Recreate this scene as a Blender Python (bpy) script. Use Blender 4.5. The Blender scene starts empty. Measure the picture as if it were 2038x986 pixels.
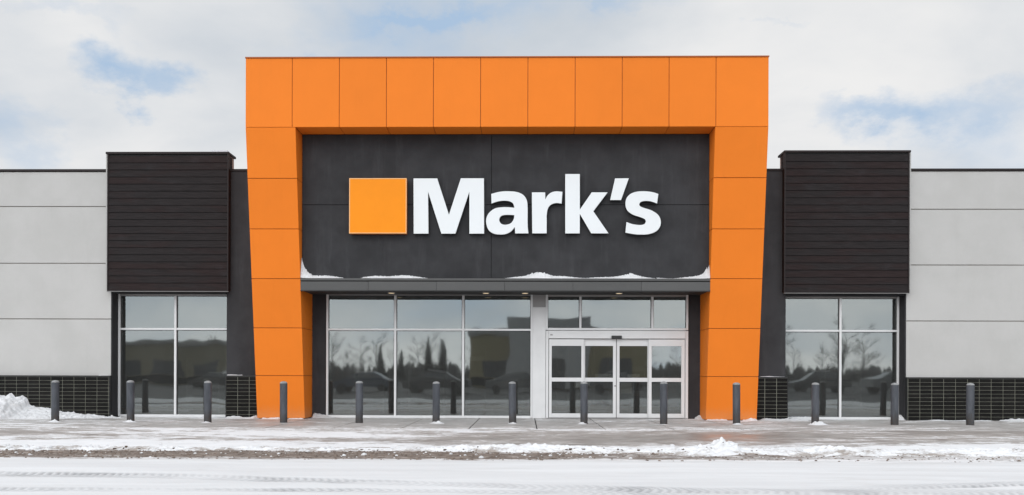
import bpy, bmesh, math, random
from mathutils import Vector, Matrix, noise, Euler
random.seed(7)
S = bpy.context.scene
COL = S.collection
R = math.radians

# ------------------------------------------------------------------ camera
F = 1700.0           # focal length in pixels of the 2038 px wide photograph
D = 22.7             # camera to the glass plane (Y = 0)
H = 1.17             # camera height
HOR = 745.0
YAW = math.atan(26/1700)
ROLL = R(0.17)
cam_d = bpy.data.cameras.new('camera'); cam = bpy.data.objects.new('camera', cam_d); COL.objects.link(cam)
cam_d.sensor_width = 36; cam_d.lens = 36*F/2038; cam_d.shift_y = (HOR-493)/2038
cam_d.clip_start = 0.1; cam_d.clip_end = 3000
RM = Matrix.Rotation(YAW, 3, 'Z') @ Matrix.Rotation(R(90), 3, 'X') @ Matrix.Rotation(ROLL, 3, 'Z')
cam.matrix_world = Matrix.Translation((0, -D, H)) @ RM.to_4x4()
S.camera = cam

def P(u, v, Y=0.0):
    "metric X, Z of the spot seen at (u, v) on the upright plane at depth Y"
    d = RM @ Vector(((u-1019)/F, (HOR-v)/F, -1))
    t = (Y + D)/d.y
    return d.x*t, H + d.z*t
def PX(u, v, Y=0.0): return P(u, v, Y)[0]
def PZ(v, u=1010, Y=0.0): return P(u, v, Y)[1]
def G(u, v, z=0.0):
    "X, Y of the spot seen at (u, v) on the ground"
    d = RM @ Vector(((u-1019)/F, (HOR-v)/F, -1))
    t = (z - H)/d.z
    return d.x*t, -D + d.y*t

# ------------------------------------------------------------------ light
SUN_EL, SUN_AZ = R(30), R(195)
sd = Vector((math.sin(SUN_AZ)*math.cos(SUN_EL), math.cos(SUN_AZ)*math.cos(SUN_EL), math.sin(SUN_EL)))
sl = bpy.data.lights.new('sun', 'SUN'); sl.energy = 0.5; sl.angle = R(28); sl.color = (1, .97, .93)
so = bpy.data.objects.new('sun', sl); COL.objects.link(so)
so.rotation_euler = (-sd).to_track_quat('-Z', 'Y').to_euler()

S.view_settings.view_transform = 'Standard'; S.view_settings.look = 'None'
S.view_settings.gamma = 1; S.view_settings.use_curve_mapping = False; S.view_settings.exposure = -0.20
S.render.resolution_x = 1024; S.render.resolution_y = 495
S.render.engine = 'CYCLES'
S.cycles.max_bounces = 8; S.cycles.transparent_max_bounces = 8

class NT:
    "small helper to write node trees"
    def __init__(s, nt): s.nt = nt; s.n = nt.nodes; s.l = nt.links; s.n.clear()
    def node(s, t, ins=None, **kw):
        n = s.n.new(t)
        for k, v in kw.items(): setattr(n, k, v)
        for k, v in (ins or {}).items():
            if isinstance(v, bpy.types.NodeSocket): s.l.new(v, n.inputs[k])
            else: n.inputs[k].default_value = v
        return n
    def math(s, op, a, b=0.0, c=None, clamp=False):
        ins = {0: a, 1: b}
        if c is not None: ins[2] = c
        return s.node('ShaderNodeMath', ins, operation=op, use_clamp=clamp).outputs[0]
    def mix(s, f, a, b, mode='MIX'):
        n = s.n.new('ShaderNodeMix'); n.data_type = 'RGBA'; n.blend_type = mode
        for k, v in ((0, f), (6, a), (7, b)):
            if isinstance(v, bpy.types.NodeSocket): s.l.new(v, n.inputs[k])
            else: n.inputs[k].default_value = v if k == 0 else (tuple(v) + (1,) if len(v) == 3 else v)
        return n.outputs[2]
    def ramp(s, f, a, b, lo=0.0, hi=1.0, smooth=True):
        return s.node('ShaderNodeMapRange', {0: f, 1: a, 2: b, 3: lo, 4: hi},
                      interpolation_type='SMOOTHSTEP' if smooth else 'LINEAR').outputs[0]
    def noise(s, vec, scale, detail=4, rough=.55, dist=0.0):
        return s.node('ShaderNodeTexNoise', {'Vector': vec, 'Scale': scale, 'Detail': detail, 'Roughness': rough, 'Distortion': dist})
    def mapping(s, vec, scale=(1, 1, 1), loc=(0, 0, 0)):
        return s.node('ShaderNodeMapping', {'Vector': vec, 'Scale': scale, 'Location': loc}).outputs[0]

w = bpy.data.worlds.new('World'); S.world = w; w.use_nodes = True
t = NT(w.node_tree)
dirv = t.node('ShaderNodeTexCoord').outputs['Generated']
sep = t.node('ShaderNodeSeparateXYZ', {0: dirv})
dx, dy, dz = sep.outputs
az = t.math('ARCTAN2', dx, dy); el = t.math('ARCSINE', dz)
sky = t.node('ShaderNodeTexSky', sky_type='NISHITA', sun_disc=False, sun_elevation=SUN_EL, sun_rotation=SUN_AZ,
             air_density=1.0, dust_density=1.5, ozone_density=1.0)
# clouds: a layer seen in perspective, so they flatten towards the horizon
den = t.math('ADD', t.math('ABSOLUTE', dz), 0.5)
cv = t.node('ShaderNodeCombineXYZ', {0: t.math('DIVIDE', dx, den), 1: t.math('DIVIDE', dy, den), 2: 0.0}).outputs[0]
n1 = t.noise(t.mapping(cv, (1, 1, 1), (3.1, 1.7, 0)), 2.2, 9, .55, .25).outputs[0]
n2 = t.noise(t.mapping(cv, (1, 1.5, 1), (9.3, 4.2, 2)), 1.9, 8, .5, .2).outputs[0]
wob = t.noise(cv, 5.0, 8, .62).outputs[0]
wob2 = t.noise(t.mapping(cv, (1, 1, 1), (5, 5, 5)), 5.5, 8, .62).outputs[0]
azw = t.math('ADD', az, t.math('MULTIPLY', t.math('SUBTRACT', wob, .5), .30))
elw = t.math('ADD', el, t.math('MULTIPLY', t.math('SUBTRACT', wob2, .5), .20))
def lobe(u, v, su, sv):
    d = RM @ Vector(((u-1019)/F, (HOR-v)/F, -1)); d.normalize()
    a0, e0 = math.atan2(d.x, d.y), math.asin(d.z)
    a = t.math('POWER', t.math('DIVIDE', t.math('SUBTRACT', azw, a0), su/F), 2.0)
    b = t.math('POWER', t.math('DIVIDE', t.math('SUBTRACT', elw, e0), sv/F), 2.0)
    return t.math('EXPONENT', t.math('MULTIPLY', t.math('ADD', a, b), -1.0))
holes = None
for (u, v, su, sv, wt) in ((275, 165, 75, 40, 1.0), (640, 95, 70, 26, .75), (90, 10, 150, 30, .5), (1740, 215, 120, 36, .8),
                           (850, 12, 130, 20, .75), (1180, 5, 120, 14, .5), (30, 270, 110, 40, .35), (1540, 10, 60, 15, .4), (1930, 150, 90, 25, .3)):
    x = t.math('MULTIPLY', lobe(u, v, su, sv), wt)
    holes = x if holes is None else t.math('ADD', holes, x)
cover = t.math('SUBTRACT', t.math('ADD', t.ramp(n1, .25, .60), .34), t.math('MULTIPLY', holes, 1.0), clamp=True)
body = t.mix(t.ramp(n2, .30, .66), (6.5, 7.1, 7.8), (10.0, 9.95, 9.9))       # thick grey and sunlit white parts
pale = t.mix(.55, sky.outputs[0], (4.6, 6.1, 8.0))                            # thin veil over the blue
pale = t.mix(1.0, pale, (1.0, 1.0, 1.0), 'MULTIPLY')
colr = t.mix(cover, t.mix(.8, pale, (5.0, 6.7, 8.9)), body)
# clouds are brighter on the sun's side of the sky
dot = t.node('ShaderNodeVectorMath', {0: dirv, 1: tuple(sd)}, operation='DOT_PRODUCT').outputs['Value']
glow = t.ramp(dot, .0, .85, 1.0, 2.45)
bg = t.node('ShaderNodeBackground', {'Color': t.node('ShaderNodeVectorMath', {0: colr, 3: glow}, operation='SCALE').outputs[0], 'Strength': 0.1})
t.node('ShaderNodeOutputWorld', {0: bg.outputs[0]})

# ------------------------------------------------------------------ materials
def mat(name): 
    m = bpy.data.materials.new(name); m.use_nodes = True
    return m, NT(m.node_tree)
def finish(t, color, rough=.6, spec=.5, bump=None, bstr=.2, bdist=.01, metal=0.0, coat=0.0):
    ins = {'Base Color': color if isinstance(color, bpy.types.NodeSocket) else tuple(color)+(1,), 'Roughness': rough,
           'Specular IOR Level': spec, 'Metallic': metal, 'Coat Weight': coat}
    if bump is not None:
        ins['Normal'] = t.node('ShaderNodeBump', {'Height': bump, 'Strength': bstr, 'Distance': bdist}).outputs[0]
    b = t.node('ShaderNodeBsdfPrincipled', ins)
    t.node('ShaderNodeOutputMaterial', {0: b.outputs[0]})
def pos(t): return t.node('ShaderNodeNewGeometry').outputs['Position']

def simple(name, c, rough=.6, var=.12, scale=3, bump=0.0, bscale=60, metal=0.0, spec=.5, rnd=0.0, stretch=(1, 1, 1)):
    m, t = mat(name); p = pos(t)
    n = t.noise(t.mapping(p, stretch), scale, 6, .6).outputs[0]
    f = t.ramp(n, .3, .7, 1-var, 1+var, False)
    if rnd:
        o = t.node('ShaderNodeObjectInfo').outputs['Random']
        f = t.math('MULTIPLY', f, t.ramp(o, 0, 1, 1-rnd, 1+rnd, False))
    col = t.node('ShaderNodeVectorMath', {0: tuple(c), 3: f}, operation='SCALE').outputs[0]
    b = t.noise(p, bscale, 3, .6).outputs[0] if bump else None
    finish(t, col, rough, spec, b, bump, .004, metal)
    return m

M = {}
m, t = mat('orange_panel_paint'); p = pos(t)
o = t.node('ShaderNodeObjectInfo').outputs['Random']; z = t.node('ShaderNodeSeparateXYZ', {0: p}).outputs[2]
a = t.noise(p, .9, 6, .6).outputs[0]; b = t.noise(t.mapping(p, (1, 1, .10)), 5.0, 6, .7).outputs[0]; g = t.noise(p, 26, 4, .7).outputs[0]
f = t.math('MULTIPLY', t.math('MULTIPLY', t.ramp(a, .3, .7, .965, 1.02, False), t.ramp(o, 0, 1, .965, 1.03, False)), t.ramp(b, .5, .85, 1.0, .96))
c = t.node('ShaderNodeVectorMath', {0: (.775, .198, .020), 3: f}, operation='SCALE').outputs[0]
gm = t.math('MULTIPLY', t.ramp(t.math('ADD', z, t.math('MULTIPLY', t.math('SUBTRACT', g, .5), .5)), .40, .0), .40)
c = t.mix(gm, c, (.52, .26, .12))
wv = t.noise(t.mapping(p, (1, 1, .5)), 1.1, 2, .5).outputs[0]
finish(t, c, .55, .12, t.math('ADD', wv, t.math('MULTIPLY', g, .03)), .5, .012); M['orange'] = m
M['orange_edge'] = simple('orange_joint', (.35, .085, .012), .6, .05)
# light grey stucco, rain streaked near its top
m, t = mat('grey_stucco'); p = pos(t)
a = t.noise(p, 1.1, 6, .62).outputs[0]; b = t.noise(t.mapping(p, (1, 1, .18)), 3.0, 5, .65).outputs[0]; g = t.noise(p, 90, 3, .6).outputs[0]
c = t.mix(t.ramp(a, .3, .7), (.45, .442, .426), (.485, .477, .462))
c = t.mix(t.math('MULTIPLY', t.ramp(b, .52, .8), .22), c, (.37, .36, .345))
c = t.mix(t.math('MULTIPLY', t.ramp(g, .45, .75), .18), c, (.35, .34, .33))
finish(t, c, .9, .2, t.math('ADD', g, t.math('MULTIPLY', a, .6)), .35, .006); M['stucco'] = m
m, t = mat('charcoal_stucco'); p = pos(t)
a = t.noise(p, 1.3, 6, .6).outputs[0]; b = t.noise(t.mapping(p, (1, 1, .12)), 4.0, 5, .7).outputs[0]; g = t.noise(p, 80, 3, .6).outputs[0]
c = t.mix(t.ramp(a, .3, .7), (.036, .036, .038), (.050, .050, .053))
c = t.mix(t.math('MULTIPLY', t.ramp(b, .5, .8), .35), c, (.085, .085, .09))
finish(t, c, .9, .08, g, .35, .006); M['charcoal'] = m
M['groove'] = simple('joint_shadow_sealant', (.26, .235, .205), .9, .1)
M['groove_dark'] = simple('dark_joint', (.012, .012, .012), .9, .1)
# hardwood planks
m, t = mat('dark_hardwood'); p = pos(t)
o = t.node('ShaderNodeObjectInfo').outputs['Random']
off = t.node('ShaderNodeCombineXYZ', {0: t.math('MULTIPLY', o, 60.0), 1: 0.0, 2: t.math('MULTIPLY', o, 9.0)}).outputs[0]
pv = t.node('ShaderNodeVectorMath', {0: p, 1: off}, operation='ADD').outputs[0]
gr = t.noise(t.mapping(pv, (1.2, 8, 26)), 2.2, 7, .65, .5).outputs[0]
bl = t.noise(t.mapping(pv, (.55, 1, 3)), 1.1, 4, .55).outputs[0]
c = t.mix(t.ramp(gr, .32, .7), (.016, .0138, .0140), (.028, .0240, .0242))
red = t.mix(t.ramp(gr, .32, .7), (.018, .0125, .0122), (.031, .0215, .0212))
c = t.mix(t.ramp(t.math('ADD', bl, t.math('MULTIPLY', t.math('SUBTRACT', o, .5), .22)), .44, .64), c, red)
c = t.mix(t.math('MULTIPLY', t.ramp(t.noise(pv, 2.5, 5, .6).outputs[0], .55, .8), .3), c, (.045, .043, .047))
finish(t, c, .7, .10, gr, .3, .004); M['wood'] = m
M['brown_trim'] = simple('dark_brown_metal', (.028, .023, .023), .6, .08, rnd=.06, spec=.15)
M['grey_trim'] = simple('thin_pale_trim', (.20, .195, .19), .5, .08)
M['tile'] = simple('black_glazed_tile', (.0085, .008, .0072), .4, .25, 6, rnd=.35, spec=.12)
M['grout'] = simple('pale_grout', (.34, .34, .28), .9, .2, 7)
M['fascia'] = simple('canopy_grey_metal', (.066, .066, .065), .5, .08, 2, stretch=(.3, 1, 1), rnd=.1)
M['soffit'] = simple('canopy_dark_soffit', (.03, .03, .03), .7, .1)
M['alu'] = simple('white_aluminium', (.66, .66, .66), .38, .03, 2, rnd=.02)
M['alu_dark'] = simple('grey_aluminium_head', (.28, .27, .265), .45, .05, 2)
M['pillar'] = simple('pale_grey_pillar', (.66, .66, .66), .7, .06, 2.2)
M['black'] = simple('black_plastic', (.015, .015, .015), .4, .1)
M['white_sign'] = simple('white_sign_face', (.75, .775, .785), .5, .012, 1.2, spec=.2)
M['sign_side'] = simple('sign_return_metal', (.05, .05, .05), .5, .05)
M['sign_orange'] = simple('sign_orange_acrylic', (.84, .262, .010), .4, .035, 1.3, spec=.12)
M['sign_orange_side'] = simple('sign_orange_return', (.55, .13, .012), .45, .04)
M['sign_rim'] = simple('sign_pale_rim', (.80, .42, .16), .4, .03)
M['paper'] = simple('white_paper', (.7, .7, .68), .8, .03)
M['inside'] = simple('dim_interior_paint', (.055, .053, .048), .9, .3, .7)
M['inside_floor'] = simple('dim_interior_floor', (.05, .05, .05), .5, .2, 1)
M['shelf'] = simple('interior_fixture', (.16, .155, .14), .7, .3, 2, rnd=.4)
M['roofing'] = simple('roof_membrane_with_snow', (.6, .6, .62), .9, .1)
# bollard paint: weathered blue grey, rusty and scuffed low down
m, t = mat('weathered_bollard_paint'); p = pos(t)
tc = t.node('ShaderNodeTexCoord').outputs['Object']
o = t.node('ShaderNodeObjectInfo').outputs['Random']
pv = t.node('ShaderNodeVectorMath', {0: tc, 1: t.node('ShaderNodeCombineXYZ', {0: t.math('MULTIPLY', o, 50.0)}).outputs[0]}, operation='ADD').outputs[0]
z = t.node('ShaderNodeSeparateXYZ', {0: tc}).outputs[2]
s1 = t.noise(t.mapping(pv, (1, 1, .25)), 9, 6, .65).outputs[0]; s2 = t.noise(pv, 24, 6, .7).outputs[0]
c = t.mix(t.ramp(s1, .3, .7), (.044, .049, .058), (.080, .086, .100))
c = t.mix(t.math('MULTIPLY', t.ramp(s2, .58, .75), .5), c, (.19, .19, .20))
low = t.ramp(t.math('ADD', z, t.math('MULTIPLY', t.math('SUBTRACT', s1, .5), .35)), .36, .05)
c = t.mix(t.math('MULTIPLY', low, .75), c, (.035, .033, .030))
c = t.mix(t.math('MULTIPLY', t.math('MULTIPLY', low, t.ramp(s2, .5, .62)), .6), c, (.085, .045, .028))
finish(t, c, .6, .4, s2, .3, .004); M['bollard'] = m
M['cap'] = simple('frosted_cap', (.25, .255, .255), .85, .35, 22)
# glass: tinted coated pane
def glassmat(name, r, tint):
    m, t = mat(name); p = pos(t)
    o = t.node('ShaderNodeObjectInfo').outputs['Random']
    pv = t.node('ShaderNodeVectorMath', {0: p, 1: t.node('ShaderNodeCombineXYZ', {0: t.math('MULTIPLY', o, 37.0)}).outputs[0]}, operation='ADD').outputs[0]
    n = t.noise(pv, .55, 2, .5).outputs[0]
    bmp = t.node('ShaderNodeBump', {'Height': n, 'Strength': .45, 'Distance': .012}).outputs[0]
    gl = t.node('ShaderNodeBsdfGlossy', {'Color': (.93, 1.0, 1.0, 1), 'Roughness': .026, 'Normal': bmp})
    tr = t.node('ShaderNodeBsdfTransparent', {'Color': tint + (1,)})
    d1 = t.noise(t.mapping(pv, (1, 1, .35)), 1.3, 5, .6).outputs[0]
    dc = t.mix(t.ramp(d1, .3, .7), (.60, .60, .57), (.80, .80, .77))
    df = t.node('ShaderNodeBsdfDiffuse', {'Color': dc})
    m1 = t.node('ShaderNodeMixShader', {0: .036, 1: tr.outputs[0], 2: df.outputs[0]})
    mx = t.node('ShaderNodeMixShader', {0: r, 1: m1.outputs[0], 2: gl.outputs[0]})
    t.node('ShaderNodeOutputMaterial', {0: mx.outputs[0]})
    return m
M['glass'] = glassmat('tinted_storefront_glass', .175, (.50, .50, .48))
M['lens'] = None
m, t = mat('warm_lamp_lens'); e = t.node('ShaderNodeEmission', {'Color': (1, .78, .5, 1), 'Strength': .9}); t.node('ShaderNodeOutputMaterial', {0: e.outputs[0]}); M['lens'] = m

# ground materials -----------------------------------------------------------
def snowcol(t, p):
    a = t.noise(p, 1.5, 6, .6).outputs[0]
    return t.mix(t.ramp(a, .3, .7), (.68, .683, .69), (.76, .763, .77))
def patchy(name, base_a, base_b, seed, amount_expr, wet=.5, tint=None):
    "hard ground with wind-drawn films of snow and ice; amount_expr(t, x, y) raises the cover"
    m, t = mat(name); p = pos(t)
    sx, sy, sz = t.node('ShaderNodeSeparateXYZ', {0: p}).outputs
    a = t.noise(t.mapping(p, (.42, .95, 1), (seed, seed*.7, 0)), 1.5, 9, .62, 1.5).outputs[0]
    b = t.noise(t.mapping(p, (.7, 2.0, 1), (seed*2, 4, 0)), 2.6, 8, .68, 1.2).outputs[0]
    big = t.noise(t.mapping(p, (.09, .3, 1), (seed, 1, 0)), 1.0, 4, .5, .3).outputs[0]
    c0 = t.noise(p, 2.3, 7, .65).outputs[0]; gr = t.noise(p, 45, 4, .7).outputs[0]
    base = t.mix(t.ramp(c0, .3, .7), base_a, base_b)
    base = t.mix(t.math('MULTIPLY', t.ramp(b, .52, .36), .6), base, (.17, .148, .135))
    base = t.mix(t.math('MULTIPLY', t.ramp(gr, .35, .8), .25), base, (.20, .17, .15))
    val = t.math('ADD', t.math('ADD', t.math('MULTIPLY', a, .5), t.math('MULTIPLY', b, .38)), t.math('MULTIPLY', t.math('SUBTRACT', big, .5), .55))
    e3 = t.noise(t.mapping(p, (1.0, 2.2, 1), (seed, 8, 0)), 5.5, 6, .7, .8).outputs[0]
    val = t.math('ADD', t.math('ADD', val, t.math('MULTIPLY', t.math('SUBTRACT', e3, .5), .42)), amount_expr(t, sx, sy))
    film = t.ramp(val, .39, .49); thick = t.ramp(val, .475, .52)
    base = t.mix(t.math('MULTIPLY', film, .55), base, (.56, .545, .53))
    colr = t.mix(thick, base, snowcol(t, p))
    rough = t.math('ADD', t.math('MULTIPLY', film, .45), t.ramp(big, .35, .65, wet, wet+.22))
    h = t.math('ADD', t.math('MULTIPLY', thick, 1.0), t.math('MULTIPLY', gr, .25))
    finish(t, colr, t.math('MINIMUM', rough, .95), .35, h, .35, .012)
    return m
M['slab'] = patchy('icy_concrete_slab', (.33, .315, .30), (.43, .415, .40), 3.0,
                   lambda t, x, y: t.math('ADD', t.ramp(x, -3.0, -9.0, -.035, .05), t.ramp(y, -.5, -3.5, .01, -.02)), .42)
M['apron'] = patchy('icy_concrete_apron', (.27, .235, .215), (.36, .33, .305), 11.0,
                    lambda t, x, y: t.math('ADD', t.math('ADD', t.ramp(x, 1.0, -5.0, -.015, .03), t.ramp(y, -7.6, -9.2, 0.0, .18)),
                                           t.ramp(x, 4.0, 7.0, 0.0, .02)), .36)
m, t = mat('snow'); p = pos(t)
gr = t.noise(p, 38, 5, .7).outputs[0]
c = t.mix(t.math('MULTIPLY', t.ramp(t.noise(p, 5, 9, .75).outputs[0], .5, .68), .55), snowcol(t, p), (.50, .49, .485))
finish(t, c, .95, .15, gr, .9, .03); M['snow'] = m
m, t = mat('dirty_snow'); p = pos(t)
gr = t.noise(p, 30, 5, .7).outputs[0]; z = t.node('ShaderNodeSeparateXYZ', {0: p}).outputs[2]
d1 = t.noise(t.mapping(p, (.6, 1, 1)), 3.2, 8, .75).outputs[0]
dirt = t.math('MULTIPLY', t.ramp(t.math('SUBTRACT', d1, t.math('MULTIPLY', z, 1.6)), .42, .58), .85)
c = t.mix(dirt, snowcol(t, p), (.26, .215, .18)); finish(t, c, .95, .15, gr, .6, .015); M['dirty_snow'] = m
m, t = mat('brown_slush'); p = pos(t)
a = t.noise(t.mapping(p, (.30, 1.8, 1)), 2.4, 9, .78, .8).outputs[0]; g = t.noise(t.mapping(p, (.55, 1.3, 1)), 7, 9, .85).outputs[0]
sx, sy, sz = t.node('ShaderNodeSeparateXYZ', {0: p}).outputs
c = t.mix(t.ramp(g, .32, .66), (.07, .050, .038), (.30, .25, .215))
edge = t.math('ADD', t.math('ADD', t.ramp(sy, -10.7, -11.35, 0, .20), t.ramp(sx, -1, 6, 0.0, .13)), t.ramp(sy, -10.1, -9.8, 0, .1))
c = t.mix(t.ramp(t.math('ADD', t.math('ADD', t.math('MULTIPLY', a, .6), t.math('MULTIPLY', g, .35)), edge), .50, .68), c, (.70, .69, .69))
finish(t, c, .8, .3, g, .7, .02); M['slush'] = m
m, t = mat('packed_snow_with_tyre_marks'); p = pos(t)
tr = t.node('ShaderNodeAttribute', attribute_name='track').outputs['Fac']
a = t.noise(t.mapping(p, (.2, 1.4, 1)), 1.3, 6, .6, .5).outputs[0]; g = t.noise(p, 40, 5, .7).outputs[0]
c = t.mix(t.ramp(a, .3, .7), (.62, .618, .62), (.70, .70, .704))
sy = t.node('ShaderNodeSeparateXYZ', {0: p}).outputs[1]
v2 = t.noise(t.mapping(p, (.35, 2.2, 1), (4, 4, 0)), 2.0, 8, .7, .8).outputs[0]
c = t.mix(t.math('MULTIPLY', t.ramp(t.math('ADD', v2, t.ramp(sy, -11.9, -11.2, 0, .12)), .54, .72), .4), c, (.50, .48, .46))
c = t.mix(t.math('MULTIPLY', tr, .95), c, (.33, .33, .335))
finish(t, c, .9, .15, g, .3, .008); M['lane'] = m
m, t = mat('wet_asphalt_with_slush'); p = pos(t)
a = t.noise(t.mapping(p, (.3, 1, 1)), .5, 8, .65, .5).outputs[0]; g = t.noise(p, 30, 4, .7).outputs[0]
c = t.mix(t.ramp(g, .3, .8), (.045, .045, .046), (.075, .073, .072))
c = t.mix(t.ramp(a, .62, .72), c, (.4, .4, .41)); finish(t, c, .75, .3, g, .3, .01); M['lot'] = m
M['grit'] = simple('frozen_brown_grit', (.17, .130, .105), .9, .5, 9)
M['dark_gap'] = simple('wet_earth_and_leaf_litter', (.09, .06, .042), .9, .6, 12, .5, 40)

# ------------------------------------------------------------------ mesh helpers
class MB:
    def __init__(s): s.v = []; s.f = []; s.mi = []
    def hexa(s, p, mi=0):
        "p: 8 corners, bottom ring (x0y0,x1y0,x1y1,x0y1) then top ring"
        n = len(s.v); s.v += [tuple(q) for q in p]
        for f in ((0, 3, 2, 1), (4, 5, 6, 7), (0, 1, 5, 4), (1, 2, 6, 5), (2, 3, 7, 6), (3, 0, 4, 7)):
            s.f.append(tuple(n+i for i in f)); s.mi.append(mi)
        return s
    def box(s, x0, x1, y0, y1, z0, z1, mi=0):
        return s.hexa([(x0, y0, z0), (x1, y0, z0), (x1, y1, z0), (x0, y1, z0), (x0, y0, z1), (x1, y0, z1), (x1, y1, z1), (x0, y1, z1)], mi)
    def tube(s, pts, rads, n=6, mi=0, cap=True):
        base = len(s.v); prev = None
        for i, p in enumerate(pts):
            p = Vector(p)
            d = (Vector(pts[min(i+1, len(pts)-1)]) - Vector(pts[max(i-1, 0)])).normalized()
            a = d.orthogonal().normalized() if prev is None else (prev - d*prev.dot(d)).normalized()
            prev = a; b = d.cross(a)
            for k in range(n):
                an = 2*math.pi*k/n
                s.v.append(tuple(p + (a*math.cos(an) + b*math.sin(an))*rads[i]))
        for i in range(len(pts)-1):
            for k in range(n):
                s.f.append((base+i*n+k, base+i*n+(k+1) % n, base+(i+1)*n+(k+1) % n, base+(i+1)*n+k)); s.mi.append(mi)
        if cap:
            s.f.append(tuple(base+k for k in reversed(range(n)))); s.mi.append(mi)
            s.f.append(tuple(base+(len(pts)-1)*n+k for k in range(n))); s.mi.append(mi)
        return s
    def mesh(s, name, mats):
        me = bpy.data.meshes.new(name); me.from_pydata(s.v, [], s.f)
        for m in (mats if isinstance(mats, (list, tuple)) else [mats]): me.materials.append(m)
        if any(s.mi): me.polygons.foreach_set('material_index', s.mi)
        me.update(); return me
def link(name, me, parent=None, loc=(0, 0, 0)):
    o = bpy.data.objects.new(name, me); COL.objects.link(o); o.location = loc
    if parent: o.parent = parent
    return o
def part(name, mb, m, parent=None, smooth=False, bevel=0.0, loc=(0, 0, 0)):
    me = mb.mesh(name, m)
    o = link(name, me, parent, loc)
    if smooth: me.shade_smooth()
    if bevel:
        b = o.modifiers.new('bevel', 'BEVEL'); b.width = bevel; b.segments = 1; b.limit_method = 'ANGLE'
    return o
def bx(name, x0, x1, y0, y1, z0, z1, m, parent=None, bevel=0.0, label=None):
    x0, x1 = sorted((x0, x1)); y0, y1 = sorted((y0, y1)); z0, z1 = sorted((z0, z1))
    o = part(name, MB().box(x0, x1, y0, y1, z0, z1), m, parent, bevel=bevel)
    if label: o['label'] = label
    return o
def tag(o, label, cat, group=None, kind=None):
    o['label'] = label; o['category'] = cat
    if group: o['group'] = group
    if kind: o['kind'] = kind
    return o
def empty(name, loc=(0, 0, 0)):
    o = bpy.data.objects.new(name, None); COL.objects.link(o); o.location = loc; o.empty_display_size = .2
    return o
def grid(name, xs, ys, zf, m, parent=None, attr=None, smooth=True):
    nx, ny = len(xs), len(ys)
    v = [(x, y, zf(x, y)) for y in ys for x in xs]
    f = [(j*nx+i, j*nx+i+1, (j+1)*nx+i+1, (j+1)*nx+i) for j in range(ny-1) for i in range(nx-1)]
    me = bpy.data.meshes.new(name); me.from_pydata(v, [], f); me.materials.append(m)
    if attr:
        a = me.attributes.new('track', 'FLOAT', 'POINT'); a.data.foreach_set('value', [attr(x, y) for y in ys for x in xs])
    if smooth: me.shade_smooth()
    return link(name, me, parent)
def lin(a, b, n): return [a+(b-a)*i/(n-1) for i in range(n)]
def nz(x, y, z=0.0): return noise.noise(Vector((x, y, z)))
def fbm(x, y, z=0.0, o=4):
    s, a = 0, 1
    for i in range(o): s += a*nz(x, y, z+7*i); x *= 2.1; y *= 2.1; a *= .5
    return s
def sst(e0, e1, x):
    q = max(0, min(1, (x-e0)/(e1-e0))); return q*q*(3-2*q)

# ------------------------------------------------------------------ setting: ground
YS, YA, YK, YL, YE = -4.45, -9.35, -9.55, -11.3, -17.5
def st(name, o, label, cat='ground'):
    o['kind'] = 'structure'; o['label'] = label; o['category'] = cat; return o
g = grid('ground', lin(-1500, 1500, 31), lin(-1500, 1500, 31), lambda x, y: -.16, M['lot'])
st('ground', g, 'wide dark car park ground with patches of slush reaching the horizon')
# pavement of concrete slabs along the shopfront
pav = empty('pavement'); st('pavement', pav, 'strip of icy concrete slabs along the foot of the shopfront', 'pavement')
bx('slab_bed', -30, 30, YS, 1.0, -.10, -.022, M['groove_dark'], pav)
jx = [-30.4+1.46*i for i in range(43)]
for i in range(len(jx)-1):
    x0, x1 = jx[i], jx[i+1]
    if x0 > 17 or x1 < -19: continue
    dz = random.uniform(-.003, .003)
    bx('concrete_slab', x0+.012, x1-.012, YS+.008, .95, -.09, dz, M['slab'], pav, bevel=.006)
ap = grid('apron', lin(-30, 30, 200), lin(YA, YS, 40), lambda x, y: -.004+.012*fbm(x*.5, y*.5, 3)*sst(YS, YS-.6, y)*sst(YA, YA+.4, y), M['apron'])
st('apron', ap, 'wet icy concrete apron with streaks of blown snow in front of the pavement', 'pavement')
# lane covered in packed snow with tyre marks
def track_line(pts):
    q = [G(u, v) for u, v in pts]
    def yv(x):
        if x <= q[0][0]: a, b = q[0], q[1]
        else:
            for a, b in zip(q, q[1:]):
                if x <= b[0]: break
        return a[1] + (b[1]-a[1])*(x-a[0])/(b[0]-a[0])
    return yv
tracks = [(track_line([(0, 946), (330, 951), (640, 960), (1000, 972), (1350, 986)]), .21, lambda x: 1.0-.55*sst(-3.5, -1.5, x)),
          (track_line([(0, 978), (700, 980), (1300, 988)]), .14, lambda x: .6),
          (track_line([(900, 972), (1150, 975), (1400, 981), (1600, 983), (2038, 984)]), .20, lambda x: .95*sst(-.2, 1.4, x)*(1-.4*sst(2.6, 4, x))),
          (track_line([(1250, 984), (1700, 976), (2038, 966)]), .17, lambda x: .8*sst(2.2, 5, x))]
def track_at(x, y):
    best = 0
    for fn, hw, st_ in tracks:
        d = (y-fn(x))
        e = abs(d)/hw
        if e > 1.5: continue
        body = 1-sst(.8, 1.25, e + .22*nz(x*3, y*3, 5))
        lug = .5+.5*math.sin(2*math.pi*(x*10.5 + abs(d)/hw*.8) + 2.6*nz(x*1.2, y*1.2)+1.2*nz(x*5, y*5))
        best = max(best, st_(x)*body*((.28+.5*sst(-.2, .5, nz(x*2.3, y*3, 7)))+.7*sst(.25, .8, lug)*(1-.8*sst(.1, .5, nz(x*1.3, y*2, 2))))*(.7+.9*nz(x*.7, 3.0)))
    return max(0.0, min(1.0, best))
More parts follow.
